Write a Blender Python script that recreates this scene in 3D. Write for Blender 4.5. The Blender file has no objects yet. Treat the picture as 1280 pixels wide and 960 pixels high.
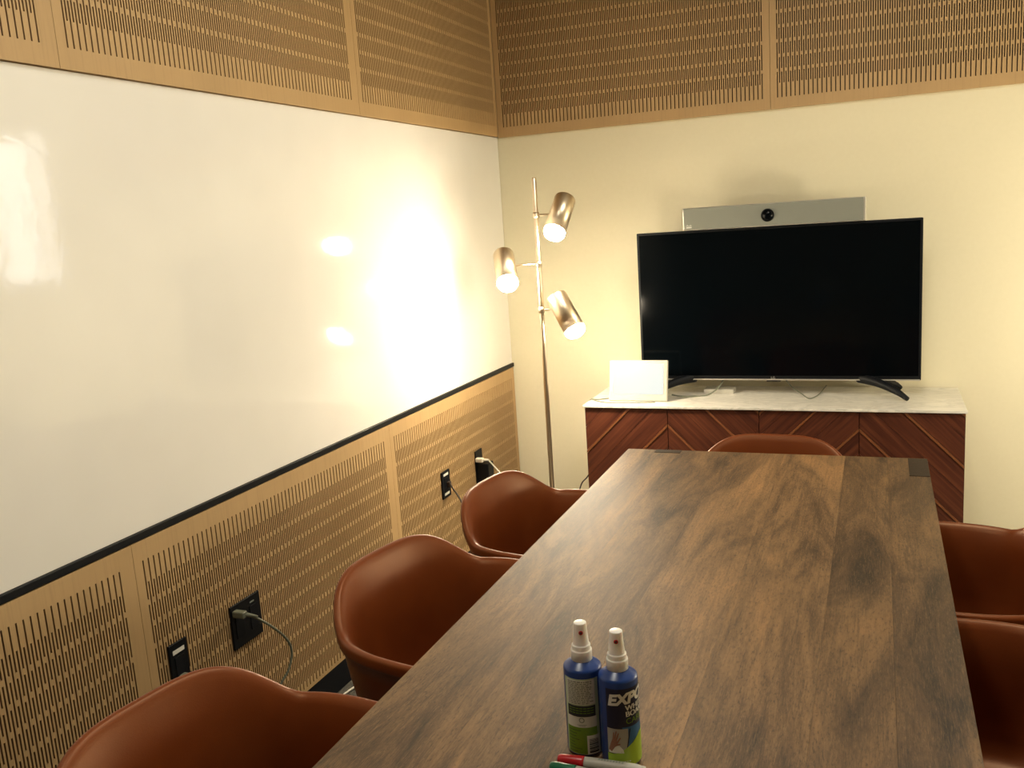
import bpy, bmesh, math, random
from mathutils import Vector, Matrix, Euler
random.seed(7)
PI = math.pi
C = bpy.context.scene.collection
scene = bpy.context.scene

# ------------------------------------------------------------------ camera, light, exposure
EYE = 1.475
FPX = 1126.51
cd = bpy.data.cameras.new('camera'); cam = bpy.data.objects.new('camera', cd); C.objects.link(cam)
cd.sensor_width = 36; cd.lens = FPX*36/1280; cd.clip_start = .02; cd.clip_end = 60
Mr = ((0.92678242, 0.00600075, -0.37555071), (0.36984248, -0.18895882, 0.90967637), (-0.06550488, -0.98196668, -0.17734305))
m4 = Matrix([[Mr[i][0], -Mr[i][1], -Mr[i][2], (0, 0, EYE)[i]] for i in range(3)] + [[0, 0, 0, 1]])
cam.matrix_world = m4
scene.camera = cam
scene.view_settings.view_transform = 'Standard'
scene.view_settings.look = 'None'
scene.view_settings.gamma = 1
scene.view_settings.use_curve_mapping = False
scene.view_settings.exposure = 0.53
w = bpy.data.worlds.new('world'); scene.world = w; w.use_nodes = True
w.node_tree.nodes['Background'].inputs[0].default_value = (1.0, .95, .86, 1)
w.node_tree.nodes['Background'].inputs[1].default_value = 5.5

CEIL_W = 17; LAMP_W = 250; GLOBE_W = 56
CEIL_COL = (1.0, .94, .80); LAMP_COL = (1.0, .84, .60)

def light(name, kind, loc, power, col, size=.1, rot=(0, 0, 0), parent=None):
    l = bpy.data.lights.new(name, kind); l.energy = power; l.color = col
    if kind == 'AREA': l.shape = 'DISK'; l.size = size
    else: l.shadow_soft_size = size
    o = bpy.data.objects.new(name, l); C.objects.link(o); o.location = loc; o.rotation_euler = rot
    if parent: o.parent = parent
    return o

# ------------------------------------------------------------------ materials
def mat(name, col=(.5, .5, .5), rough=.5, metal=0, **kw):
    m = bpy.data.materials.new(name); m.use_nodes = True
    b = m.node_tree.nodes['Principled BSDF']
    b.inputs['Base Color'].default_value = (*col, 1); b.inputs['Roughness'].default_value = rough; b.inputs['Metallic'].default_value = metal
    for k, v in kw.items(): b.inputs[k.replace('_', ' ')].default_value = v
    return m
class NT:
    def __init__(s, m): s.t = m.node_tree; s.b = s.t.nodes['Principled BSDF']
    def n(s, k, **p):
        x = s.t.nodes.new('ShaderNode'+k)
        for a, v in p.items(): setattr(x, a, v)
        return x
    def l(s, a, b): s.t.links.new(a, b)
    def coord(s, scale=(1, 1, 1), uv=False, loc=None):
        tc = s.n('TexCoord'); mp = s.n('Mapping'); mp.inputs['Scale'].default_value = scale
        s.l(tc.outputs['UV' if uv else 'Object'], mp.inputs[0])
        if loc: s.l(loc, mp.inputs['Location'])
        return mp.outputs[0]
    def noise(s, vec, scale, detail=4, rough=.55, dist=0):
        x = s.n('TexNoise'); s.l(vec, x.inputs[0]); x.inputs['Scale'].default_value = scale; x.inputs['Detail'].default_value = detail
        x.inputs['Roughness'].default_value = rough; x.inputs['Distortion'].default_value = dist
        return x.outputs[0]
    def ramp(s, fac, stops):
        r = s.n('ValToRGB'); s.l(fac, r.inputs[0]); e = r.color_ramp.elements
        while len(e) < len(stops): e.new(.5)
        for i, (p, c) in enumerate(stops):
            e[i].position = p; e[i].color = (*c, 1) if len(c) == 3 else c
        return r.outputs[0]
    def mix(s, a, b, fac, mode='MIX'):
        x = s.n('Mix', data_type='RGBA', blend_type=mode)
        if isinstance(fac, (int, float)): x.inputs[0].default_value = fac
        else: s.l(fac, x.inputs[0])
        for i, v in ((6, a), (7, b)):
            if isinstance(v, tuple): x.inputs[i].default_value = (*v, 1)
            else: s.l(v, x.inputs[i])
        return x.outputs[2]
    def bump(s, h, st, d=.01):
        x = s.n('Bump'); x.inputs['Strength'].default_value = st; x.inputs['Distance'].default_value = d
        s.l(h, x.inputs['Height']); s.l(x.outputs[0], s.b.inputs['Normal'])
    def base(s, c): s.l(c, s.b.inputs['Base Color'])
    def rgh(s, fac, lo, hi):
        x = s.n('MapRange'); s.l(fac, x.inputs[0]); x.inputs[3].default_value = lo; x.inputs[4].default_value = hi; s.l(x.outputs[0], s.b.inputs['Roughness'])

def noisy(name, c1, c2, scale, rough, bump=0, stretch=(1, 1, 1), metal=0, **kw):
    m = mat(name, c1, rough, metal, **kw); t = NT(m)
    f = t.noise(t.coord(stretch), scale, 5)
    t.base(t.mix(c1, c2, f))
    if bump: t.bump(f, bump, .002)
    return m

M = {}
M['wall'] = noisy('cream wall', (.78, .72, .52), (.82, .76, .56), 60, .75, .15)
M['paint'] = noisy('plain paint', (.20, .17, .12), (.22, .19, .14), 30, .8, .1)
M['ceiling'] = noisy('ceiling paint', (.34, .31, .25), (.38, .34, .28), 20, .9)
m = mat('whiteboard gloss', (.80, .755, .68), .10, Specular_IOR_Level=.6); t = NT(m)
c = t.coord(); n1 = t.noise(c, 3.2, 2); n2 = t.noise(c, 28, 2)
t.base(t.ramp(n1, [(.3, (.86, .84, .79)), (.7, (.90, .88, .83))]))
hh = t.mix(n1, n2, .3); t.bump(hh, .13, .006); t.rgh(t.noise(c, 2, 3), .035, .10)
M['board'] = m
m = mat('birch panel', (.52, .34, .17), .55); t = NT(m)
c = t.coord((1, 1, .25)); n1 = t.noise(c, 3, 3); n2 = t.noise(t.coord((1, 1, .04)), 120, 3)
a = t.ramp(n1, [(.3, (.45, .295, .135)), (.7, (.53, .35, .165))])
t.base(t.mix(a, (.37, .24, .11), t.ramp(n2, [(.5, (0, 0, 0)), (.85, (.6, .6, .6))]))); t.bump(n2, .1, .001)
M['panel'] = m
M['slot'] = mat('dark slot', (.03, .02, .012), .9)
M['slotside'] = mat('cut edge of panel', (.24, .14, .06), .8)
M['black'] = mat('black plastic', (.004, .005, .007), .45, Specular_IOR_Level=.22)
M['matte_black'] = mat('matte black', (.004, .005, .008), .6, Specular_IOR_Level=.2)
M['screen'] = mat('dark screen glass', (.001, .002, .003), .12, Specular_IOR_Level=.16)
M['frame_black'] = noisy('powder black metal', (.01, .01, .012), (.02, .02, .022), 60, .4)
# leather
m = mat('tan leather', (.42, .13, .035), .42, Specular_IOR_Level=.55, Specular_Tint=(1, .62, .36, 1)); t = NT(m)
c = t.coord(); n1 = t.noise(c, 5, 3); v = t.n('TexVoronoi'); v.inputs['Scale'].default_value = 420; t.l(c, v.inputs[0])
t.base(t.ramp(n1, [(.25, (.115, .021, .004)), (.75, (.18, .038, .007))])); t.rgh(n1, .36, .44); t.bump(v.outputs[0], .12, .0006)
M['leather'] = m
# table wood
m = mat('stained table wood', (.2, .12, .06), .42, Specular_IOR_Level=.26); t = NT(m)
g = t.n('NewGeometry'); cmb = t.n('CombineXYZ'); mu = t.n('Math', operation='MULTIPLY'); mu.inputs[1].default_value = 17
t.l(g.outputs['Random Per Island'], mu.inputs[0]); t.l(mu.outputs[0], cmb.inputs[0]); t.l(mu.outputs[0], cmb.inputs[1])
cl = t.noise(t.coord((3.0, .62, 1), loc=cmb.outputs[0]), 2.6, 7, .66, 1.3)
gr = t.noise(t.coord((22, .9, 1), loc=cmb.outputs[0]), 4.5, 8, .72, .9)
fine = t.noise(t.coord((150, 9, 1), loc=cmb.outputs[0]), 3.2, 8, .8, .3)
spk = t.noise(t.coord((60, 16, 1), loc=cmb.outputs[0]), 5, 8, .8)
a = t.ramp(cl, [(.34, (.036, .021, .010)), (.44, (.105, .058, .026)), (.55, (.185, .104, .045)), (.70, (.28, .150, .060))])
a = t.mix(a, (.030, .019, .011), t.ramp(gr, [(.46, (.0, .0, .0)), (.72, (.6, .6, .6))]))
a = t.mix(a, (.33, .20, .09), t.ramp(fine, [(.5, (0, 0, 0)), (.7, (.5, .5, .5))]))
a = t.mix(a, (.035, .022, .013), t.ramp(spk, [(.52, (0, 0, 0)), (.64, (.75, .75, .75))]))
a = t.mix(a, (.36, .23, .11), t.ramp(spk, [(.30, (.5, .5, .5)), (.42, (0, 0, 0))]))
isl = t.n('MapRange'); t.l(g.outputs['Random Per Island'], isl.inputs[0]); isl.inputs[3].default_value = .8; isl.inputs[4].default_value = 1.2
vm = t.n('VectorMath', operation='SCALE'); t.l(a, vm.inputs[0]); t.l(isl.outputs[0], vm.inputs[3])
t.base(vm.outputs[0]); t.rgh(fine, .44, .60); t.bump(t.mix(spk, fine, .5), .5, .0015)
M['table'] = m
M['table_dark'] = noisy('dark end grain', (.016, .011, .007), (.05, .032, .018), 60, .6, .3, (1, 6, 1), Specular_IOR_Level=.15)
# cabinet wood: UV runs along the grain
m = mat('walnut veneer', (.2, .06, .03), .38); t = NT(m)
g = t.n('NewGeometry'); cmb = t.n('CombineXYZ'); mu = t.n('Math', operation='MULTIPLY'); mu.inputs[1].default_value = 31
t.l(g.outputs['Random Per Island'], mu.inputs[0]); t.l(mu.outputs[0], cmb.inputs[0]); t.l(mu.outputs[0], cmb.inputs[1])
gr = t.noise(t.coord((1.2, 30, 1), uv=True, loc=cmb.outputs[0]), 2.4, 5, .6, .4)
a = t.ramp(gr, [(.3, (.040, .010, .006)), (.5, (.085, .023, .011)), (.72, (.14, .042, .019))])
t.base(a); t.bump(gr, .1, .001)
M['walnut'] = m
M['bead'] = noisy('lighter inlay wood', (.17, .06, .024), (.22, .08, .03), 40, .35)
m = mat('pale marble', (.72, .68, .60), .28); t = NT(m)
n1 = t.noise(t.coord((1, 2.4, 1)), 4.5, 8, .6, 2.2)
t.base(t.ramp(n1, [(.42, (.76, .73, .66)), (.52, (.60, .58, .52)), (.58, (.74, .71, .64))])); M['marble'] = m
m = mat('grey loop carpet', (.12, .11, .09), .95); t = NT(m)
v = t.n('TexVoronoi'); v.inputs['Scale'].default_value = 220; t.l(t.coord((1, .35, 1)), v.inputs[0])
t.base(t.mix(t.ramp(v.outputs[0], [(0, (.15, .135, .10)), (.7, (.05, .045, .04))]), (.09, .085, .07), t.noise(t.coord(), 30))); t.bump(v.outputs[0], .6, .004)
M['carpet'] = m
M['brass'] = noisy('brushed pale brass', (.82, .68, .50), (.86, .74, .56), 8, .33, 0, (1, 1, 1), 1)
M['white_plastic'] = mat('white plastic', (.44, .42, .36), .45)
M['cap_white'] = mat('white spray cap', (.85, .82, .76), .35, Subsurface_Weight=.1)
M['silver'] = noisy('silver speaker mesh', (.21, .22, .185), (.26, .27, .23), 400, .6, .2, (1, 1, 1), .2)
M['silver_edge'] = mat('satin silver edge', (.62, .60, .55), .3, .6)
M['blue'] = mat('blue bottle plastic', (.012, .045, .20), .3)
M['navy'] = mat('navy label', (.006, .010, .040), .35)
M['lime'] = mat('lime label', (.33, .50, .03), .4)
M['darklime'] = mat('green label', (.16, .30, .02), .4)
M['palegreen'] = mat('pale green label', (.50, .60, .42), .4)
M['label_white'] = mat('label white', (.75, .74, .68), .4)
M['ink'] = mat('black ink', (.02, .025, .03), .5)
M['greyink'] = mat('grey ink', (.25, .28, .24), .5)
M['skyblue'] = mat('label sky blue', (.03, .14, .33), .4)
M['red'] = mat('red plastic', (.50, .012, .018), .3)
M['green'] = mat('green plastic', (.0, .12, .05), .3)
M['skin'] = mat('printed hand', (.30, .14, .09), .5)
M['photo'] = mat('printed photo background', (.38, .37, .33), .45)
M['cord_grey'] = mat('grey green cord', (.16, .17, .12), .45)
M['cord_white'] = mat('white cord', (.70, .66, .56), .4)
M['cord_dark'] = mat('dark cord', (.03, .018, .012), .5)
def emis(name, col, s):
    m = mat(name, (.03, .03, .03), .3); b = m.node_tree.nodes['Principled BSDF']
    b.inputs['Emission Color'].default_value = (*col, 1); b.inputs['Emission Strength'].default_value = s; return m
M['bulb'] = emis('lit bulb', LAMP_COL, LAMP_W)
M['tablet_screen'] = emis('lit tablet screen', (.95, 1, .93), .60)
M['globe'] = emis('added globe glow', (1, .88, .66), GLOBE_W)
M['diffuser'] = emis('lit diffuser', (1, .86, .62), 4)
m = bpy.data.materials.new('window glass'); m.use_nodes = True; nt = m.node_tree; nt.nodes.clear()
o_ = nt.nodes.new('ShaderNodeOutputMaterial'); mx = nt.nodes.new('ShaderNodeMixShader'); tr = nt.nodes.new('ShaderNodeBsdfTransparent'); gl = nt.nodes.new('ShaderNodeBsdfGlossy')
gl.inputs['Roughness'].default_value = .02; mx.inputs[0].default_value = .06
nt.links.new(tr.outputs[0], mx.inputs[1]); nt.links.new(gl.outputs[0], mx.inputs[2]); nt.links.new(mx.outputs[0], o_.inputs[0]); M['glass'] = m

# ------------------------------------------------------------------ helpers
def obj(name, bm, m, parent=None, smooth=False, loc=None):
    me = bpy.data.meshes.new(name); bm.normal_update(); bm.to_mesh(me); bm.free()
    for x in (m if isinstance(m, (list, tuple)) else [m]): me.materials.append(M[x])
    if smooth:
        for p in me.polygons: p.use_smooth = True
    o = bpy.data.objects.new(name, me); C.objects.link(o)
    if parent: o.parent = parent
    if loc: o.location = loc
    return o
def tag(o, label, cat, group=None):
    o['label'] = label; o['category'] = cat
    if group: o['group'] = group
    return o
def thing(name, label, cat, loc=(0, 0, 0), rz=0, group=None):
    o = bpy.data.objects.new(name, None); o.empty_display_size = .1; C.objects.link(o); o.location = loc; o.rotation_euler = (0, 0, rz)
    return tag(o, label, cat, group)
def struct(o): o['kind'] = 'structure'; return o
def box(bm, x0, x1, y0, y1, z0, z1, bev=0, mi=0):
    vs = [bm.verts.new(p) for p in ((x0, y0, z0), (x1, y0, z0), (x1, y1, z0), (x0, y1, z0), (x0, y0, z1), (x1, y0, z1), (x1, y1, z1), (x0, y1, z1))]
    fs = [bm.faces.new([vs[i] for i in f]) for f in ((0, 3, 2, 1), (4, 5, 6, 7), (0, 1, 5, 4), (1, 2, 6, 5), (2, 3, 7, 6), (3, 0, 4, 7))]
    for f in fs: f.material_index = mi
    if bev:
        es = {e for f in fs for e in f.edges}
        bmesh.ops.bevel(bm, geom=list(es), offset=bev, segments=3, profile=.6, affect='EDGES')
    return bm
def B(*a, **k): return box(bmesh.new(), *a, **k)
def frame_of(d):
    d = Vector(d).normalized(); up = Vector((0, 0, 1)) if abs(d.z) < .95 else Vector((1, 0, 0))
    a = d.cross(up).normalized(); return a, a.cross(d).normalized(), d
def lathe(bm, prof, origin=(0, 0, 0), axis=(0, 0, 1), seg=40, mi=0, caps=True):
    a, b, d = frame_of(axis); o = Vector(origin); rings = []
    for r, h in prof:
        rings.append([bm.verts.new(o+d*h+(a*math.cos(2*PI*k/seg)+b*math.sin(2*PI*k/seg))*r) for k in range(seg)])
    for i in range(len(rings)-1):
        for k in range(seg):
            f = bm.faces.new((rings[i][k], rings[i][(k+1) % seg], rings[i+1][(k+1) % seg], rings[i+1][k])); f.smooth = True; f.material_index = mi
    if caps:
        for r, rev in ((rings[0], True), (rings[-1], False)):
            f = bm.faces.new(r[::-1] if rev else r); f.material_index = mi
    bmesh.ops.recalc_face_normals(bm, faces=bm.faces)
    return bm
def catmull(P, n=8):
    P = [Vector(p) for p in P]; Q = [P[0]*2-P[1]]+P+[P[-1]*2-P[-2]]; out = []
    for i in range(1, len(Q)-2):
        for k in range(n):
            t = k/n; a, b, c, d = Q[i-1:i+3]
            out.append(.5*((2*b)+(c-a)*t+(2*a-5*b+4*c-d)*t*t+(3*b-a-3*c+d)*t**3))
    return out+[P[-1]]
def tube(bm, pts, r, seg=10, smooth=True, mi=0):
    P = catmull(pts) if smooth and len(pts) > 2 else [Vector(p) for p in pts]
    rr = r if callable(r) else (lambda t: r); rings = []; a = None
    for i, p in enumerate(P):
        d = (P[min(i+1, len(P)-1)]-P[max(i-1, 0)]).normalized()
        if a is None: a, b, _ = frame_of(d)
        a = (a-d*a.dot(d)).normalized(); b = d.cross(a)
        R = rr(i/(len(P)-1))
        rings.append([bm.verts.new(p+(a*math.cos(2*PI*k/seg)+b*math.sin(2*PI*k/seg))*R) for k in range(seg)])
    for i in range(len(rings)-1):
        for k in range(seg):
            f = bm.faces.new((rings[i][k], rings[i][(k+1) % seg], rings[i+1][(k+1) % seg], rings[i+1][k])); f.smooth = True; f.material_index = mi
    bm.faces.new(rings[0][::-1]).material_index = mi; bm.faces.new(rings[-1]).material_index = mi
    return bm

# ------------------------------------------------------------------ room shell
LX, BY, RX, NY, CZ = -1.637, 3.98, 2.04, -1.4, 2.86
struct(obj('floor', B(LX-.1, RX+.1, NY-.1, BY+.1, -.1, 0), 'carpet'))
struct(obj('ceiling', B(LX-.1, RX+.1, NY-.1, BY+.1, CZ, CZ+.1), 'ceiling'))
struct(obj('wall_left', B(LX-.12, LX-.006, NY, BY, 0, CZ), 'paint'))
struct(obj('wall_right', B(RX, RX+.12, NY, BY, 0, CZ), 'wall'))
struct(obj('wall_front', B(LX-.12, RX+.12, NY-.12, NY, 0, CZ), 'paint'))
WX0, WX1, WZ0, WZ1 = 1.21, 1.80, 1.27, 2.18
bm = bmesh.new()
box(bm, LX-.12, WX0, BY, BY+.12, 0, CZ); box(bm, WX1, RX+.12, BY, BY+.12, 0, CZ); box(bm, WX0, WX1, BY, BY+.12, 0, WZ0); box(bm, WX0, WX1, BY, BY+.12, WZ1, CZ)
struct(obj('wall_back', bm, 'wall'))
win = struct(obj('window_1', B(WX0, WX1, BY+.05, BY+.056, WZ0, WZ1), 'glass'))
bm = bmesh.new()
for a in ((WX0, WX0+.03, WZ0, WZ1), (WX1-.03, WX1, WZ0, WZ1), (WX0+.03, WX1-.03, WZ0, WZ0+.03), (WX0+.03, WX1-.03, WZ1-.03, WZ1), (1.36, 1.385, WZ0+.03, WZ1-.03)):
    box(bm, a[0], a[1], BY+.035, BY+.07, a[2], a[3])
obj('window_frame', bm, 'white_plastic', win)
struct(obj('baseboard_left', B(LX-.006, LX+.010, NY, BY-.012, 0, .088, bev=.002), 'matte_black'))
struct(obj('baseboard_back', B(LX+.012, RX, BY-.012, BY, 0, .088, bev=.002), 'matte_black'))

# ------------------------------------------------------------------ slotted wood panels (u runs along the wall)
def slot_panel(name, place, L, z0, z1, a_top, a_bot, label, left_m=.026, right_m=.033):
    """place(u, z, depth) -> point. Front face cut by staggered vertical slots; depth 0 is the face."""
    PT = .01718; sw = .0040; D = .010; TH = .018; period = .1132; gap = .0135
    us = [0.0]; cols = []
    n = int((L-left_m-right_m)/PT); x = left_m
    for i in range(2*n+1):
        u0 = left_m+i*PT/2; us += [u0, u0+sw]; cols.append((len(us)-2, i % 2))
    us.append(L)
    zs = {z0, z1}; iv = {0: [], 1: []}
    lo, hi = z0+.012, z1-.045
    if a_top is not None: hi = a_top
    if a_bot is not None: lo = a_bot
    for ph in (0, 1):
        if a_top is not None:
            z = hi-ph*period/2
            while z > lo+.02:
                b = max(z-(period-gap), lo); iv[ph].append((b, z)); z -= period
        else:
            z = lo+ph*period/2
            while z < hi-.02:
                b = min(z+(period-gap), hi); iv[ph].append((z, b)); z += period
        for b in iv[ph]: zs.update(b)
    zs = sorted(zs); cs = dict(cols); bm = bmesh.new(); cache = {}
    def V(u, z, d):
        k = (round(u, 6), round(z, 6), d)
        if k not in cache: cache[k] = bm.verts.new(place(u, z, d))
        return cache[k]
    def F(vs, mi=0):
        f = bm.faces.new(vs); f.material_index = mi
    for i in range(len(us)-1):
        a, b = us[i], us[i+1]
        if i not in cs:
            for j in range(len(zs)-1): F((V(a, zs[j], 0), V(b, zs[j], 0), V(b, zs[j+1], 0), V(a, zs[j+1], 0)))
            continue
        for j in range(len(zs)-1):
            zl, zh = zs[j], zs[j+1]; mid = (zl+zh)/2
            s = next((q for q in iv[cs[i]] if q[0] < mid < q[1]), None)
            if s is None: F((V(a, zl, 0), V(b, zl, 0), V(b, zh, 0), V(a, zh, 0)))
            else:
                F((V(a, zl, D), V(b, zl, D), V(b, zh, D), V(a, zh, D)), 1)
                F((V(a, zl, 0), V(a, zl, D), V(a, zh, D), V(a, zh, 0)), 2); F((V(b, zl, D), V(b, zl, 0), V(b, zh, 0), V(b, zh, D)), 2)
                if zl == s[0]: F((V(a, zl, 0), V(b, zl, 0), V(b, zl, D), V(a, zl, D)), 2)
                if zh == s[1]: F((V(a, zh, D), V(b, zh, D), V(b, zh, 0), V(a, zh, 0)), 2)
    c = [V(0, z0, TH), V(L, z0, TH), V(L, z1, TH), V(0, z1, TH)]; F(c[::-1])
    for u in (0, L):
        for j in range(len(zs)-1): pass
    bot = [V(u, z0, 0) for u in us]; top = [V(u, z1, 0) for u in us]
    F([c[0], c[1]]+bot[::-1]); F([c[3], c[2]]+top[::-1]);
    F([c[0], c[3]]+[V(0, z, 0) for z in reversed(zs)]); F([c[1], c[2]]+[V(L, z, 0) for z in reversed(zs)])
    bmesh.ops.recalc_face_normals(bm, faces=bm.faces)
    return tag(obj(name, bm, ['panel', 'slot', 'slotside']), label, 'wall panel', 'slotted wood wall panels')
G = .0012
PL = lambda y0: (lambda u, z, d: (LX+.0125-d, y0+u, z))
PB = lambda x0: (lambda u, z, d: (x0+u, BY-.0125+d, z))
ys = [.30, 1.525, 2.7525, 3.98-.0135]
for i, (pos_up, pos_lo) in enumerate((('at the left edge of the photo, above the whiteboard', 'at the left edge of the photo, under the whiteboard by the front chair'),
                                      ('middle one above the whiteboard', 'middle one under the whiteboard, behind the double socket plate'),
                                      ('above the whiteboard, ending at the room corner', 'under the whiteboard, ending at the corner behind the floor lamp'))):
    L = ys[i+1]-ys[i]-G
    slot_panel('slotted_wall_panel', PL(ys[i]+G/2), L, 1.86, CZ-.002, None, 1.906, 'tan slotted wood panel '+pos_up)
    slot_panel('slotted_wall_panel', PL(ys[i]+G/2), L, .092, .785, .7365, None, 'tan slotted wood panel '+pos_lo)
xs = [LX+.0135, -.412, .813]
for i, nm in enumerate(('over the floor lamp and the left end of the television', 'over the right end of the television')):
    slot_panel('slotted_wall_panel', PB(xs[i]+G/2), xs[i+1]-xs[i]-G, 1.856, CZ-.002, None, 1.900, 'brown slotted wood panel on the back wall '+nm, right_m=.03)

# ------------------------------------------------------------------ whiteboard
wb = thing('whiteboard', 'large glossy white wall board filling the left wall', 'whiteboard', (LX, 2.1, .805))
bm = B(-.005, .004, -1.85, 1.877, 0, 1.053, bev=.001); obj('board_surface', bm, 'board', wb)
bm = bmesh.new(); box(bm, -.005, .013, -1.85, 1.877, -.018, 0, bev=.002); o = obj('bottom_rail', bm, 'black', wb); o['label'] = 'thin black rail'

# ------------------------------------------------------------------ sideboard
CT, CF = .70, 3.535
sb = thing('sideboard', 'long walnut sideboard with pale marble top and chevron doors under the television', 'sideboard', (-.42, 3.75, 0))
def S(x0, x1, y0, y1, z0, z1, **k): return B(x0+.42, x1+.42, y0-3.75, y1-3.75, z0, z1, **k)
obj('marble_top', S(-1.142, .302, 3.522, 3.964, CT-.010, CT, bev=.002), 'marble', sb)
bm = S(-1.138, .298, 3.555, 3.960, .10, CT-.010, bev=.001)
o = obj('carcass', bm, 'walnut', sb)
obj('plinth', S(-1.10, .26, 3.60, 3.94, 0, .10), 'frame_black', sb)
def clip(poly, n, c, keep):
    out = []
    for i in range(len(poly)):
        p, q = poly[i], poly[(i+1) % len(poly)]
        a, b = (p[0]*n[0]+p[1]*n[1]-c)*keep, (q[0]*n[0]+q[1]*n[1]-c)*keep
        if a >= 0: out.append(p)
        if a*b < 0: t = a/(a-b); out.append((p[0]+(q[0]-p[0])*t, p[1]+(q[1]-p[1])*t))
    return out
dx = [-1.138, -.7885, -.4276, -.0617, .298]
nrm = (math.sqrt(.5), math.sqrt(.5))
for k in range(4):
    x0, x1 = dx[k]+.0015, dx[k+1]-.0015; W_ = x1-x0; z0, z1 = .115, CT-.0125
    flip = k in (0, 2)           # lines rise to the right
    lines = [.62, .348, .155, -.07, -.275, -.48, -.70]
    bm = bmesh.new(); uvl = bm.loops.layers.uv.new('UVMap'); bb = bmesh.new()
    def ext(bmx, poly, ya, yb, uvl=None):
        if len(poly) < 3: return
        P = [((x1-u) if flip else (x0+u), z1-dz) for u, dz in poly]
        fr = [bmx.verts.new((x+.42, ya-3.75, z)) for x, z in P]; bk = [bmx.verts.new((x+.42, yb-3.75, z)) for x, z in P]
        fs = [bmx.faces.new(fr), bmx.faces.new(bk[::-1])]+[bmx.faces.new((fr[i], fr[(i+1) % len(P)], bk[(i+1) % len(P)], bk[i])) for i in range(len(P))]
        if uvl:
            for f in fs:
                for l in f.loops:
                    X, Z = l.vert.co.x, l.vert.co.z; s_ = 1 if flip else -1
                    l[uvl].uv = ((X+s_*Z)*.7071, (X-s_*Z)*.7071)
    rect = [(0, 0), (W_, 0), (W_, z1-z0), (0, z1-z0)]
    # line k: u - dz = u0 ; planks between, beads along
    cut = lambda poly, c, s: clip(poly, (1, -1), c, s)
    prev = 99
    for u0 in lines+[-99]:
        p = rect
        if prev < 90: p = cut(p, prev-.007, -1)
        if u0 > -90: p = cut(p, u0+.007, 1)
        # two boards per band with a hairline between
        if u0 > -90 and prev < 90:
            mid = (prev+u0)/2+.01
            ext(bm, cut(p, mid+.0006, 1), 3.535, 3.552, uvl); ext(bm, cut(p, mid-.0006, -1), 3.5352, 3.552, uvl)
        else: ext(bm, p, 3.535, 3.552, uvl)
        if u0 > -90:
            q = cut(cut(rect, u0-.0055, 1), u0+.0055, -1); ext(bb, q, 3.532, 3.553)
        prev = u0
    for x in (bm, bb): bmesh.ops.recalc_face_normals(x, faces=x.faces)
    d = obj('door', bm, 'walnut', sb); d2 = obj('inlay_strip', bb, 'bead', d); d2['label'] = 'lighter diagonal inlay strips'

# ------------------------------------------------------------------ television
tv = thing('television', 'wide flat black television standing on the marble sideboard', 'television', (-.396, 3.80, CT))
TX0, TX1, TZ0, TZ1 = -.947+.396, .158+.396, .763-CT, 1.388-CT
bm = B(TX0, TX1, -.022, .012, TZ0, TZ1, bev=.004); obj('cabinet', bm, 'black', tv)
obj('back_cover', B(TX0+.12, TX1-.12, .012, .045, TZ0+.02, TZ0+.40, bev=.01), 'matte_black', tv)
obj('screen', B(TX0+.010, TX1-.010, -.0235, -.020, TZ0+.018, TZ1-.010), 'screen', tv)
obj('bottom_trim', B(TX0+.004, TX1-.004, -.0245, -.020, TZ0-.001, TZ0+.004), 'silver_edge', tv)
obj('sensor', B(-.028, .028, -.02, -.002, TZ0-.008, TZ0, bev=.002), 'black', tv)
for s, xo in ((-1, TX0+.125), (1, TX1-.125)):
    bm = bmesh.new()
    for yy, dxx in ((-.125, .075), (.10, .055)):
        pts = [(xo-s*.10, 0, TZ0+.006), (xo-s*.03, yy*.35, TZ0-.006), (xo+s*dxx*.5, yy*.75, .032), (xo+s*dxx, yy, .0095)]
        n0 = len(bm.verts)
        tube(bm, pts, lambda t: .021-.012*t, 10)
    obj('foot', bm, 'black', tv)
def text_mesh(s, size, shear=0, bold=0, extrude=0):
    cu = bpy.data.curves.new('t', 'FONT'); cu.body = s; cu.size = size; cu.shear = shear; cu.offset = bold; cu.align_x = 'LEFT'; cu.extrude = extrude
    o = bpy.data.objects.new('t', cu); C.objects.link(o)
    dg = bpy.context.evaluated_depsgraph_get(); dg.update()
    me = bpy.data.meshes.new_from_object(o.evaluated_get(dg)); bpy.data.objects.remove(o); return me
me = text_mesh('LG', .014); me.transform(Matrix.Translation((-.010, -.0252, TZ0+.0045)) @ Matrix.Rotation(PI/2, 4, 'X')); me.materials.append(M['silver_edge'])
o = bpy.data.objects.new('logo', me); C.objects.link(o); o.parent = tv; o['label'] = 'small grey LG logo'

# camera bar
cb = thing('video_bar', 'long silver video conference bar with round black lens on top of the television', 'video bar', (-.3955, 3.80, 1.388))
obj('housing', B(-.352, .352, -.040, .040, .001, .092, bev=.006), 'silver_edge', cb)
obj('speaker_grille', B(-.346, .343, -.0425, -.038, .004, .089, bev=.001), 'silver', cb)
bm = lathe(bmesh.new(), [(.024, 0), (.0235, .004), (.019, .010), (.012, .014), (.004, .016)], (-.012, -.042, .0445), (0, -1, 0)); obj('lens', bm, 'screen', cb)
bm = lathe(bmesh.new(), [(.0255, 0), (.0255, .003), (.023, .004)], (-.012, -.042, .0445), (0, -1, 0)); obj('lens_ring', bm, 'black', cb)
bm = bmesh.new()
for i, h in enumerate((.004, .007, .004, .003, .004, .007, .004)): box(bm, -.335+i*.0032, -.3336+i*.0032, -.0436, -.042, .018, .018+h)
box(bm, -.335, -.314, -.0436, -.042, .011, .0155); obj('emblem', bm, 'label_white', cb)
obj('mount_bracket', B(-.05, .05, .005, .035, -.06, .002), 'black', cb).location.y = .012

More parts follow.
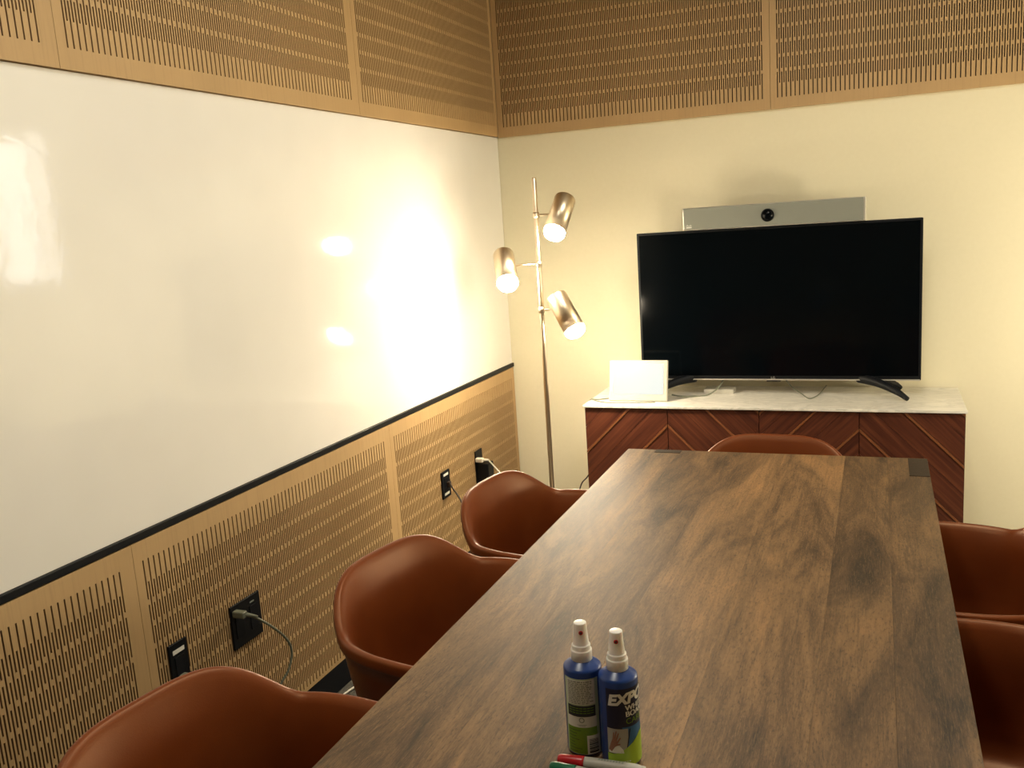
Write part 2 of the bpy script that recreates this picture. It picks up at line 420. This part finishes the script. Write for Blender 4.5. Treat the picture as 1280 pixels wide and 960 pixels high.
# tablet
tb = thing('touch_tablet', 'white touch tablet with lit blank screen at the left end of the sideboard', 'tablet', (-.928, 3.615, CT), 0)
til = Matrix.Rotation(math.radians(-14), 4, 'X')
bm = B(-.125, .125, -.007, .008, 0, .172, bev=.006); bm.transform(til); obj('body', bm, 'white_plastic', tb)
bm = B(-.105, .108, -.0078, -.0068, .028, .158); bm.transform(til); o = obj('screen', bm, 'tablet_screen', tb); o['label'] = 'lit blank white screen'
bm = bmesh.new(); vs = [bm.verts.new(p) for p in ((-.11, .01, 0), (.11, .01, 0), (.11, .052, 0), (-.11, .052, 0), (-.09, .030, .09), (.09, .030, .09))]
for f in ((0, 1, 2, 3), (0, 4, 5, 1), (3, 2, 5, 4), (0, 3, 4), (1, 5, 2)): bm.faces.new([vs[i] for i in f])
bmesh.ops.recalc_face_normals(bm, faces=bm.faces); obj('stand', bm, 'white_plastic', tb)
tag(obj('cable_adapter', B(-.685, -.560, 3.79, 3.86, CT, CT+.018, bev=.003), 'white_plastic'), 'flat white box lying on the marble under the television', 'adapter')
tag(obj('video_cable', tube(bmesh.new(), [(-.80, 3.69, CT+.014), (-.76, 3.68, CT+.010), (-.72, 3.71, CT+.003), (-.66, 3.745, CT+.004), (-.62, 3.79, CT+.03), (-.60, 3.822, .77)], .0032), 'cord_grey'), 'grey cable drooping from the television to the tablet', 'cable')
tag(obj('power_cable', tube(bmesh.new(), [(-.375, 3.83, .779), (-.36, 3.84, .76), (-.33, 3.85, CT+.02), (-.29, 3.80, CT+.003), (-.25, 3.70, CT+.003), (-.22, 3.78, CT+.003), (-.2, 3.97, CT+.003)], .0022), 'cord_grey'), 'thin grey cable dropping from the middle of the television onto the marble', 'cable')
tag(obj('tablet_cable', tube(bmesh.new(), [(-1.01, 3.69, CT+.003), (-1.06, 3.66, CT+.002), (-1.11, 3.63, CT+.002), (-1.142, 3.64, CT-.002), (-1.155, 3.66, CT-.06), (-1.15, 3.75, .45), (-1.2, 3.85, .2), (-1.25, 3.9, .01)], .0025), 'cord_grey'), 'thin cable running off the left end of the marble beside the tablet', 'cable')
tag(obj('charging_cable', tube(bmesh.new(), [(-.85, 3.59, CT+.002), (-.95, 3.575, CT+.002), (-1.05, 3.572, CT+.002), (-1.10, 3.60, CT+.002), (-1.138, 3.62, CT+.002), (-1.154, 3.64, CT-.05), (-1.16, 3.72, .4), (-1.23, 3.8, .1), (-1.26, 3.84, .006)], .0022), 'cord_grey'), 'thin cord curling along the marble edge in front of the tablet', 'cable')

# ------------------------------------------------------------------ floor lamp
LPx, LPy = -1.239, 3.36
fl = thing('floor_lamp', 'brass floor lamp with three lit cylinder heads in the corner', 'floor lamp', (LPx, LPy, 0))
obj('base', lathe(bmesh.new(), [(.001, 0), (.135, 0), (.135, .016), (.13, .02), (.02, .022), (.014, .03), (.012, .06)], seg=64), 'brass', fl)
obj('pole', lathe(bmesh.new(), [(.0095, .02), (.0095, 1.632), (.007, 1.636)], seg=24), 'brass', fl)

def head(top, axis, jz):
    """top: centre of the closed end relative to the pole foot; axis points at the mouth"""
    t3 = Vector((top[0], top[1], top[2]+EYE)); ax = Vector(axis).normalized(); L = .162
    o = obj('lamp_shade', lathe(bmesh.new(), [(.001, 0), (.034, 0), (.040, .003), (.0425, .010), (.0425, L), (.0405, L), (.0405, .06), (.012, .055)], t3, ax, 48, caps=False), 'brass', fl)
    b = obj('bulb', lathe(bmesh.new(), [(.014, .03), (.014, .06), (.02, .075), (.034, .12), (.0400, .142), (.0415, .162), (.041, .172), (.035, .184), (.022, .192), (.001, .195)], t3, ax, 40), 'bulb', fl)
    b['label'] = 'lit round reflector bulb'
    c = t3+ax*.075; side = Vector((c.x, c.y, 0)).normalized()
    bm = bmesh.new(); tube(bm, [(0, 0, jz), (c.x*.45, c.y*.45, jz), tuple(c-side*.035)], .0042, 10)
    lathe(bm, [(.0125, -.012), (.0125, .012)], (0, 0, jz)); obj('arm', bm, 'brass', fl)
head((.1072, .053, .075), (-.0973, -.6427, -.7599), EYE+.017)
head((-.1712, .0549, -.1272), (.339, -.6653, -.6652), EYE-.171)
head((.0542, .0231, -.3001), (.5258, -.2805, -.803), EYE-.354)
tag(obj('lamp_cord', tube(bmesh.new(), [(LPx+.13, LPy+.02, .008), (LPx+.12, LPy+.2, .006), (-1.24, 3.66, .16), (-1.236, 3.72, .28), (-1.20, 3.72, .33), (-1.155, 3.75, .40)], .003), 'cord_dark'), 'black cord between the floor lamp foot and the left side of the sideboard', 'cord')

# ------------------------------------------------------------------ dining table used for meetings
TT = .745
tab = thing('meeting_table', 'long dark-stained plank wood table in the middle of the room', 'table', (-.298, 1.45, 0))
TXa, TXb, TYa, TYb = -.429, .429, -1.13, 1.239
bx = [TXa, -.265, -.120, .045, .214, .326, TXb]
bm = bmesh.new()
for i in range(len(bx)-1):
    b2 = bmesh.new(); box(b2, bx[i]+.00015, bx[i+1]-.00015, TYa, TYb, TT-.042, TT)
    mtmp = bpy.data.meshes.new('tmp'); b2.to_mesh(mtmp); b2.free(); bm.from_mesh(mtmp); bpy.data.meshes.remove(mtmp)
obj('tabletop', bm, 'table', tab)
for sx in (-1, 1):
    for yy in (TYb, TYa+.18):
        x0 = (TXb-.0455-.004, TXb-.004) if sx > 0 else (TXa+.004, TXa+.0495)
        xa, xb = (TXb-.085, TXb-.004) if sx > 0 else (TXa+.004, TXa+.085)
        obj('leg', B(xa, xb, yy-.19, yy-.10, 0, TT-.042, bev=.004), 'table', tab)
o = obj('joint_block', B(TXb-.050, TXb-.0005, TYb-.180, TYb-.006, TT-.003, TT+.0012, bev=.0006), 'table_dark', tab); o['label'] = 'dark inset wood block'
o = obj('joint_block', B(TXa+.09, TXa+.17, TYb-.034, TYb-.0005, TT-.003, TT+.0012, bev=.0006), 'table_dark', tab); o['label'] = 'dark inset wood block'
obj('end_rail', B(TXa+.10, TXb-.10, TYb-.16, TYb-.13, TT-.06, TT-.042), 'table', tab)

# ------------------------------------------------------------------ tub chairs
def make_chair():
    t = thing('tub_chair', 'x', 'chair')
    A, Bh, N = .267, .273, 2.62
    def rim(th):
        c, s_ = math.cos(th), math.sin(th); a = A if c > 0 else .215; n = N
        r = 1/((abs(c)/a)**n+(abs(s_)/Bh)**n)**(1/n); d = abs(math.degrees(th))
        u = min(d/58.6, 1)**2.233; u = .5-.5*math.cos(PI*u); h = .779-.090*u
        if d > 112: v = min((d-112)/38, 1); v = v*v*(3-2*v); h -= v*.235
        return r, h
    SZ = .445; seg = 144
    inner = [(0, 0), (.25, -.012), (.45, -.010), (.60, 0), (.69, .02), (.76, .07), (.805, .17), (.835, .33), (.86, .50), (.885, .66), (.915, .79), (.945, .88), (.972, .94), (.990, .975)]
    bm = bmesh.new(); rings = []
    def ring(fn):
        vs = []
        for k in range(seg):
            th = -PI+2*PI*k/seg; r, h = rim(th); x, z = fn(r, h, th); vs.append(bm.verts.new((-x*math.cos(th), x*math.sin(th), z)))
        rings.append(vs)
    def dip(th): return -.012*max(0, -math.cos(th))
    RT = .017
    for f, wz in inner[1:]:
        ring(lambda r, h, th, f=f, wz=wz: (f*(r-RT), SZ+(h-SZ)*max(wz, 0)+(wz if wz < 0 else 0)+dip(th)*f))
    ni = len(rings)
    for a in range(40, 181, 20):
        aa = math.radians(a)
        ring(lambda r, h, th, aa=aa: (r-RT/2-RT/2*math.cos(aa), h-.008+.008*math.sin(aa)*1.0))
    ring(lambda r, h, th: (r+.0005, h-.020)); ring(lambda r, h, th: (r-.002, h-.026)); ring(lambda r, h, th: (r-.007, h-.029))
    for f, wz in ((.985, .88), (.965, .72), (.93, .5), (.875, .27), (.80, .08), (.68, -.02), (.45, -.045), (.2, -.05)):
        ring(lambda r, h, th, f=f, wz=wz: (f*(r-.008), (SZ-.02)+(h-SZ-.01)*wz if wz > 0 else SZ-.02+wz))
    for i in range(len(rings)-1):
        for k in range(seg):
            f = bm.faces.new((rings[i][k], rings[i][(k+1) % seg], rings[i+1][(k+1) % seg], rings[i+1][k])); f.smooth = True
    bm.faces.new(rings[0]).smooth = True; bm.faces.new(rings[-1][::-1]).smooth = True
    bmesh.ops.recalc_face_normals(bm, faces=bm.faces)
    obj('seat_shell', bm, 'leather', t, True)
    bm = lathe(bmesh.new(), [(.11, .360), (.11, .378), (.09, .384)], seg=32); obj('mounting_plate', bm, 'frame_black', t)
    for sx in (-1, 1):
        for sy in (-1, 1):
            obj('leg', tube(bmesh.new(), [(sx*.07, sy*.07, .365), (sx*.12, sy*.12, .20), (sx*.165, sy*.165, .0)], lambda q: .014-.004*q, 12, False), 'frame_black', t)
    return t
def copy_tree(o):
    c = o.copy(); C.objects.link(c)
    for ch in list(o.children):
        d = ch.copy(); C.objects.link(d); d.parent = c
    return c
chair = make_chair()
spots = [(-.813, .941, -.139, 'tan leather tub chair nearest the camera on the whiteboard side of the table'),
         (-.771, 1.597, -.182, 'tan leather tub chair in the middle of the three along the whiteboard side'),
         (-.746, 2.155, -.118, 'tan leather tub chair on the whiteboard side nearest the floor lamp'),
         (-.304, 2.534, -1.64, 'tan leather tub chair at the far end of the table before the sideboard'),
         (.135, 2.055, PI-.03, 'reddish brown leather tub chair at the right edge, the farther one'),
         (.150, 1.500, PI+.05, 'reddish brown leather tub chair at the right edge, the nearer one')]
for i, (x, y, r, lab) in enumerate(spots):
    o = chair if i == 0 else copy_tree(chair)
    o.location = (x, y, 0); o.rotation_euler = (0, 0, r); o['label'] = lab; o['group'] = 'leather tub chairs around the table'

# ------------------------------------------------------------------ spray bottles
BR = .0262
def bottle(x, y, face, label):
    t = thing('spray_bottle', label, 'spray bottle', (x, y, TT), face, 'whiteboard cleaner bottles')
    obj('bottle_body', lathe(bmesh.new(), [(.001, .0008), (.022, .0008), (.025, .002), (BR, .005), (BR, .1235), (.0257, .1255), (.0235, .1275), (.019, .1305), (.0145, .134), (.0125, .135), (.0125, .140)], seg=64), 'blue', t)
    obj('spray_cap', lathe(bmesh.new(), [(.0125, .134), (.0142, .1342), (.0145, .1346), (.0145, .1480), (.0143, .1486), (.0129, .1492), (.0128, .1496), (.0128, .1550), (.0126, .1556), (.0113, .1562), (.0111, .1568), (.0094, .1740), (.0088, .1862), (.0086, .1870), (.0080, .1874), (.001, .1875)], seg=48), 'cap_white', t)
    a, c = math.radians(-90), .0088
    return t
def pt(a, z, d=0):   # a in degrees, 0 faces -y, growing to the right
    r = BR+d; th = math.radians(a); return (r*math.sin(th), -r*math.cos(th), z)
def patch(name, a0, a1, z0, z1, m, par, d=.0003, ztop=None, zbot=None):
    bm = bmesh.new(); n = max(2, int((a1-a0)/4)); lo = []; hi = []; lo2 = []; hi2 = []
    for i in range(n+1):
        q = i/n; a = a0+(a1-a0)*q
        lo.append(bm.verts.new(pt(a, zbot(q) if zbot else z0, d))); hi.append(bm.verts.new(pt(a, ztop(q) if ztop else z1, d)))
    for i in range(n):
        bm.faces.new((lo[i], lo[i+1], hi[i+1], hi[i])).smooth = True
    return obj(name, bm, m, par)
def wrap_text(name, s, size, a, z, m, par, d=.0009, shear=0, bold=0, rot=0, squash=1):
    me = text_mesh(s, size, shear, bold if s == 'EXPO' else 0)
    bm = bmesh.new()
    for ox in ((0,) if s == 'EXPO' or not bold else (-bold, 0, bold)):
        me.transform(Matrix.Translation((ox, 0, 0))); bm.from_mesh(me); me.transform(Matrix.Translation((-ox, 0, 0)))
    bpy.data.meshes.remove(me)
    bmesh.ops.triangulate(bm, faces=bm.faces[:]); 
    for _ in range(4):
        long_ = [e for e in bm.edges if e.calc_length() > size*.10]
        if long_: bmesh.ops.subdivide_edges(bm, edges=long_, cuts=1); bmesh.ops.triangulate(bm, faces=bm.faces[:])
    cr, sr = math.cos(rot), math.sin(rot)
    for v in bm.verts:
        x, y = v.co.x*squash, v.co.y; x, y = x*cr-y*sr, x*sr+y*cr
        v.co = pt(a+math.degrees(x/BR), z+y, d)
    return obj(name, bm, m, par)
b1 = bottle(-.374, 1.091, math.radians(18.6), 'blue spray bottle showing its back label with a barcode, the left one of the pair')
b2 = bottle(-.320, 1.078, math.radians(16.2), 'blue spray bottle with dark brand label and hand picture, right of the pair')
def nozzle(par, a):
    th = math.radians(a); d = Vector((math.sin(th), -math.cos(th), 0))
    o = obj('nozzle', lathe(bmesh.new(), [(.0030, .0085), (.0030, .0098), (.0022, .0100)], (0, 0, .1755), d, 20), 'red', par)
    obj('nozzle_hole', lathe(bmesh.new(), [(.0014, .0095), (.0014, .0103)], (0, 0, .1755), d, 16), 'ink', o)
nozzle(b1, 3); nozzle(b2, -2)
# back label
lb = patch('back_label', -66, 47, .005, .1165, 'palegreen', b1)
patch('text_field', -54, 34, .079, .1150, 'label_white', lb, .0006)
patch('green_field', -60, 36, .006, .0455, 'darklime', lb, .0006)
patch('white_field', -58, 36, .0455, .0615, 'label_white', lb, .0006)
patch('dark_band', -54, 33, .0615, .0775, 'ink', lb, .0009)
patch('barcode_field', 3, 43, .0055, .0335, 'label_white', lb, .0009)
def lines(name, par, rows, m, d):
    bm = bmesh.new()
    for a0, a1, z0, z1 in rows:
        n = max(1, int((a1-a0)/5)); lo = [bm.verts.new(pt(a0+(a1-a0)*i/n, z0, d)) for i in range(n+1)]; hi = [bm.verts.new(pt(a0+(a1-a0)*i/n, z1, d)) for i in range(n+1)]
        for i in range(n): bm.faces.new((lo[i], lo[i+1], hi[i+1], hi[i]))
    return obj(name, bm, m, par)
rng = random.Random(3); rows = []
for i in range(13):
    z = .1125-i*.0026; a = -50
    end = 28-rng.random()*14
    while a < end:
        w_ = 4+rng.random()*9; rows.append((a, min(a+w_, end), z-.0008, z+(.0006 if i else .0009))); a += w_+2
lines('small_print', lb, rows, 'greyink', .0009)
lines('band_print', lb, [(a, a+9, .0735-k*.0035, .0745-k*.0035) for k in range(3) for a in (-48, -37, -26, -15, -4, 7, 18)], 'darklime', .0012)
lines('barcode', lb, [(9, 38, z, z+h) for z, h in ((.008, .0025), (.0115, .0010), (.0135, .0020), (.0165, .0008), (.0182, .0008), (.020, .0016), (.0226, .0008), (.0242, .0006), (.0256, .0008), (.0275, .0006))], 'ink', .0012)
lines('green_print', lb, [(-54, -54+12+rng.random()*30, .0405-k*.0045, .0412-k*.0045) for k in range(8)], 'ink', .0009)
bm = bmesh.new()
for i in range(24):
    t0, t1 = 2*PI*i/24, 2*PI*(i+1)/24
    P = [pt(-10+math.degrees(r*math.cos(t)/BR), .0565+r*math.sin(t), .0009) for r, t in ((.0026, t0), (.0026, t1), (.0038, t1), (.0038, t0))]
    bm.faces.new([bm.verts.new(p) for p in P])
obj('recycling_mark', bm, 'greyink', lb)
lines('recycling_print', lb, [(-24, 4, .0492, .0498), (-20, 0, .0476, .0482)], 'greyink', .0009)
# front label
lf = patch('front_label', -40, 150, .006, .1165, 'navy', b2)
patch('blue_swoosh', 6, 90, .020, .062, 'skyblue', lf, .0006, zbot=lambda q: .022)
patch('hand_picture', -39, 22, .024, .0600, 'photo', lf, .0009, ztop=lambda q: .0600)
patch('lime_wave', -40, 150, .006, .04, 'lime', lf, .0012, ztop=lambda q: .0235+.026*max(0, min(1, (q-.10)/.45))**1.3, zbot=lambda q: .006)
patch('picture_edge', 16, 30, .024, .0600, 'navy', lf, .0011, zbot=lambda q: .024+.036*q, ztop=lambda q: min(.0600, .030+.042*q))
patch('swoosh_fill', 17, 34, .024, .0600, 'skyblue', lf, .0011, zbot=lambda q: .028, ztop=lambda q: .030+.030*q*.9)
def blob(name, pts, m, par, d):
    bm = bmesh.new(); bm.faces.new([bm.verts.new((math.radians(a)*BR, z, 0)) for a, z in pts]); bmesh.ops.triangulate(bm, faces=bm.faces[:])
    for _ in range(4):
        e_ = [e for e in bm.edges if e.calc_length() > .002]
        if e_: bmesh.ops.subdivide_edges(bm, edges=e_, cuts=1); bmesh.ops.triangulate(bm, faces=bm.faces[:])
    for v in bm.verts: v.co = pt(math.degrees(v.co.x/BR), v.co.y, d)
    return obj(name, bm, m, par)
blob('printed_cloth', [(-36, .025), (8, .025), (6, .030), (-4, .036), (-20, .037), (-33, .031)], 'label_white', lf, .0012)
def fat(p, q, w0, w1):
    d = Vector((q[0]-p[0], (q[1]-p[1])*2200)); n_ = Vector((-d.y, d.x)).normalized()
    return [(p[0]+n_.x*w0, p[1]+n_.y*w0/2200), (q[0]+n_.x*w1, q[1]+n_.y*w1/2200), (q[0]+(q[0]-p[0])*.08, q[1]+(q[1]-p[1])*.08), (q[0]-n_.x*w1, q[1]-n_.y*w1/2200), (p[0]-n_.x*w0, p[1]-n_.y*w0/2200)]
blob('printed_hand', [(-36, .029), (-27, .0265), (-17, .034), (-9, .0365), (-10, .043), (-16, .047), (-24, .045), (-30, .038)], 'skin', lf, .0013)
for p, q in (((-22, .043), (-19, .0545)), ((-18, .044), (-12, .0565)), ((-14, .043), (-6, .0540)), ((-11, .040), (-1, .0475)), ((-12, .037), (-2, .0385))):
    blob('printed_finger', fat(p, q, 2.6, 1.7), 'skin', lf, .00135)
wrap_text('brand_lettering', 'EXPO', .0205, -34, .0935, 'label_white', lf, shear=.28, bold=.0011, rot=.10, squash=1.05)
wrap_text('title_lettering', 'WHITE', .0108, 17, .0855, 'label_white', lf, bold=.0004, rot=.05)
wrap_text('title_lettering', 'BOARD', .0108, 17, .0768, 'label_white', lf, bold=.0004, rot=.05)
wrap_text('title_lettering', 'CARE', .0115, 17, .0665, 'darklime', lf, bold=0, rot=.04)
lines('lime_print', lf, [(-28+k*7, -23+k*7, .0125, .0135) for k in range(8)], 'label_white', .0015)

# ------------------------------------------------------------------ markers
def marker(name, x, y, rz, capm, label, z=.0086):
    t = thing(name, label, 'marker', (x, y, TT+z), rz, 'dry erase markers on the table')
    obj('barrel', lathe(bmesh.new(), [(.0068, .034), (.0080, .036), (.0082, .05), (.0082, .108), (.0070, .113), (.0066, .119), (.001, .1195)], axis=(1, 0, 0), seg=32), 'white_plastic', t)
    obj('cap', lathe(bmesh.new(), [(.001, 0), (.0052, 0), (.0062, .0015), (.0072, .006), (.0085, .034), (.0085, .037)], axis=(1, 0, 0), seg=32), capm, t)
    bm = bmesh.new()
    for k in range(9): box(bm, .056+k*.004, .0588+k*.004, -.0016, .0016, .0080, .0084)
    obj('print', bm, 'greyink', t)
    return t
marker('dry_erase_marker', -.3985, 1.041, math.radians(2), 'red', 'white dry erase marker with a red cap lying in front of the bottles')
marker('dry_erase_marker', -.403, 1.0225, math.radians(-5), 'green', 'marker with a green cap lying beside the red-capped one at the bottom edge')

# ------------------------------------------------------------------ sockets on the left wall
PX = LX+.0125
def plate(y0, y1, z0, z1, label, name='socket_plate'):
    t = thing(name, label, 'wall socket', (PX, (y0+y1)/2, (z0+z1)/2), 0, 'black wall plates under the whiteboard')
    h, v = (y1-y0)/2, (z1-z0)/2
    obj('cover', B(0, .006, -h, h, -v, v, bev=.002), 'black', t); return t, h, v
t, h, v = plate(1.588, 1.650, .378, .497, 'narrow black wall plate with a white sticker, just behind the nearest left chair')
obj('sticker', B(.006, .0066, -.020, .020, .031, .042), 'label_white', t); obj('socket_insert', B(.006, .0075, -.016, .016, -.045, .022, bev=.0006), 'matte_black', t)
t, h, v = plate(1.820, 1.945, .372, .497, 'wide black wall plate with a grey network plug in it')
for yy in (-.031, .031): obj('socket_insert', B(.006, .0075, yy-.017, yy+.017, -.034, .034, bev=.0006), 'matte_black', t)
obj('faint_print', B(.0062, .0066, .018, .036, .042, .046), 'greyink', t)
t, h, v = plate(3.118, 3.190, .388, .500, 'small black wall plate with a white sticker at its top and bottom')
for zz in (-.044, .036): obj('sticker', B(.006, .0066, -.021, .021, zz, zz+.010), 'label_white', t)
obj('socket_insert', B(.006, .0075, -.016, .016, -.030, .026, bev=.0006), 'matte_black', t)
t, h, v = plate(3.452, 3.522, .352, .500, 'black wall plate nearest the corner with an adapter and white plug in it')
obj('socket_insert', B(.006, .0075, -.016, .016, -.034, .034, bev=.0006), 'matte_black', t)
def cord(name, pts, r, m, label, cat='cord', plug=None):
    o = tag(obj(name, tube(bmesh.new(), pts, r), m), label, cat)
    if plug: p = obj('plug', plug[0], plug[1], o)
    return o
bm = bmesh.new(); box(bm, PX+.0078, PX+.045, 1.822, 1.842, .468, .486, bev=.004)
tube(bm, [(PX+.040, 1.835, .477), (PX+.06, 1.862, .460)], lambda q: .0065-.003*q, 10, False)
cord('network_cable', [(-1.594, 1.848, .470), (-1.580, 1.872, .451), (-1.557, 1.907, .411), (-1.545, 1.948, .356), (-1.545, 1.964, .308), (-1.550, 1.948, .262), (-1.562, 1.918, .225), (-1.57, 1.88, .15), (-1.55, 1.85, .05), (-1.50, 1.86, .008), (-1.40, 1.95, .006)], .0036, 'cord_grey', 'grey network cable arching down from the wide black wall plate', 'cable', (bm, 'cord_grey'))
bm = bmesh.new(); box(bm, PX+.0078, PX+.028, 1.605, 1.627, .395, .413, bev=.004)
cord('short_cord', [(-1.600, 1.62, .404), (-1.57, 1.635, .405), (-1.54, 1.65, .37), (-1.53, 1.66, .2), (-1.53, 1.68, .008), (-1.45, 1.72, .006)], .0042, 'cord_grey', 'thick grey cord plugged into the narrow plate behind the nearest left chair', 'cord', (bm, 'cord_grey'))
bm = bmesh.new(); box(bm, PX+.0078, PX+.022, 3.150, 3.170, .432, .454, bev=.003)
cord('dark_cord', [(-1.604, 3.160, .443), (-1.587, 3.146, .430), (-1.537, 3.114, .385), (-1.50, 3.08, .3), (-1.48, 3.05, .12), (-1.45, 3.0, .008), (-1.35, 2.98, .006)], .0034, 'cord_dark', 'thin dark brown cord from the small stickered plate', 'cord', (bm, 'cord_dark'))
tag(obj('power_adapter', B(PX+.0078, PX+.062, 3.452, 3.512, .345, .448, bev=.005), 'black'), 'black box adapter plugged into the plate nearest the corner', 'adapter')
bm = bmesh.new(); box(bm, PX+.0078, PX+.042, 3.440, 3.462, .455, .474, bev=.004); tube(bm, [(PX+.040, 3.452, .465), (PX+.062, 3.466, .462)], lambda q: .007-.003*q, 10, False)
cord('white_cord', [(-1.566, 3.467, .461), (-1.545, 3.472, .435), (-1.510, 3.470, .392), (-1.47, 3.46, .3), (-1.43, 3.44, .1), (-1.40, 3.42, .008), (-1.33, 3.41, .03)], .0034, 'cord_white', 'white power cord from the plate nearest the corner', 'cord', (bm, 'cord_white'))
cord('network_cable', [(-1.40, 2.60, .006), (-1.52, 2.45, .006), (-1.575, 2.335, .006), (-1.592, 2.28, .006), (-1.60, 2.15, .006), (-1.55, 2.0, .006)], .0034, 'cord_white', 'pale cord lying on the carpet by the black skirting')

# ------------------------------------------------------------------ added ceiling lights and globe lamp, all out of view
for i, (x, y, lab) in enumerate(((-.80, .8, 'added unseen round ceiling light above the near end of the table'), (.0, 2.15, 'added unseen round ceiling light above the far end of the table'))):
    t = thing('added_ceiling_light', lab, 'added ceiling light', (x, y, CZ))  # unseen fitting, added for soft fill from overhead
    obj('housing', lathe(bmesh.new(), [(.26, 0), (.26, -.05), (.245, -.05)], seg=48), 'white_plastic', t)
    obj('diffuser', lathe(bmesh.new(), [(.244, -.035), (.244, -.047)], seg=48), 'diffuser', t)
    l = light('ceiling_fill', 'AREA', (0, 0, -.052), CEIL_W*(.56, .98)[i], CEIL_COL, .48, (0, 0, 0), t)

t = thing('fill_globe_lamp', 'added tall white globe lamp, out of view, standing on the floor right of the sideboard', 'lamp', (1.30, 3.05, 0))  # added off-frame lamp, brightens the lower right back wall and the board
obj('base', lathe(bmesh.new(), [(.001, 0), (.09, 0), (.09, .015), (.012, .02), (.012, .88)], seg=40), 'brass', t)
obj('lamp_shade', lathe(bmesh.new(), [(.02, .87)]+[(.13*math.cos(a), 1.00+.13*math.sin(a)) for a in [math.radians(q) for q in range(-80, 90, 10)]]+[(.001, 1.13)], seg=40), 'globe', t)
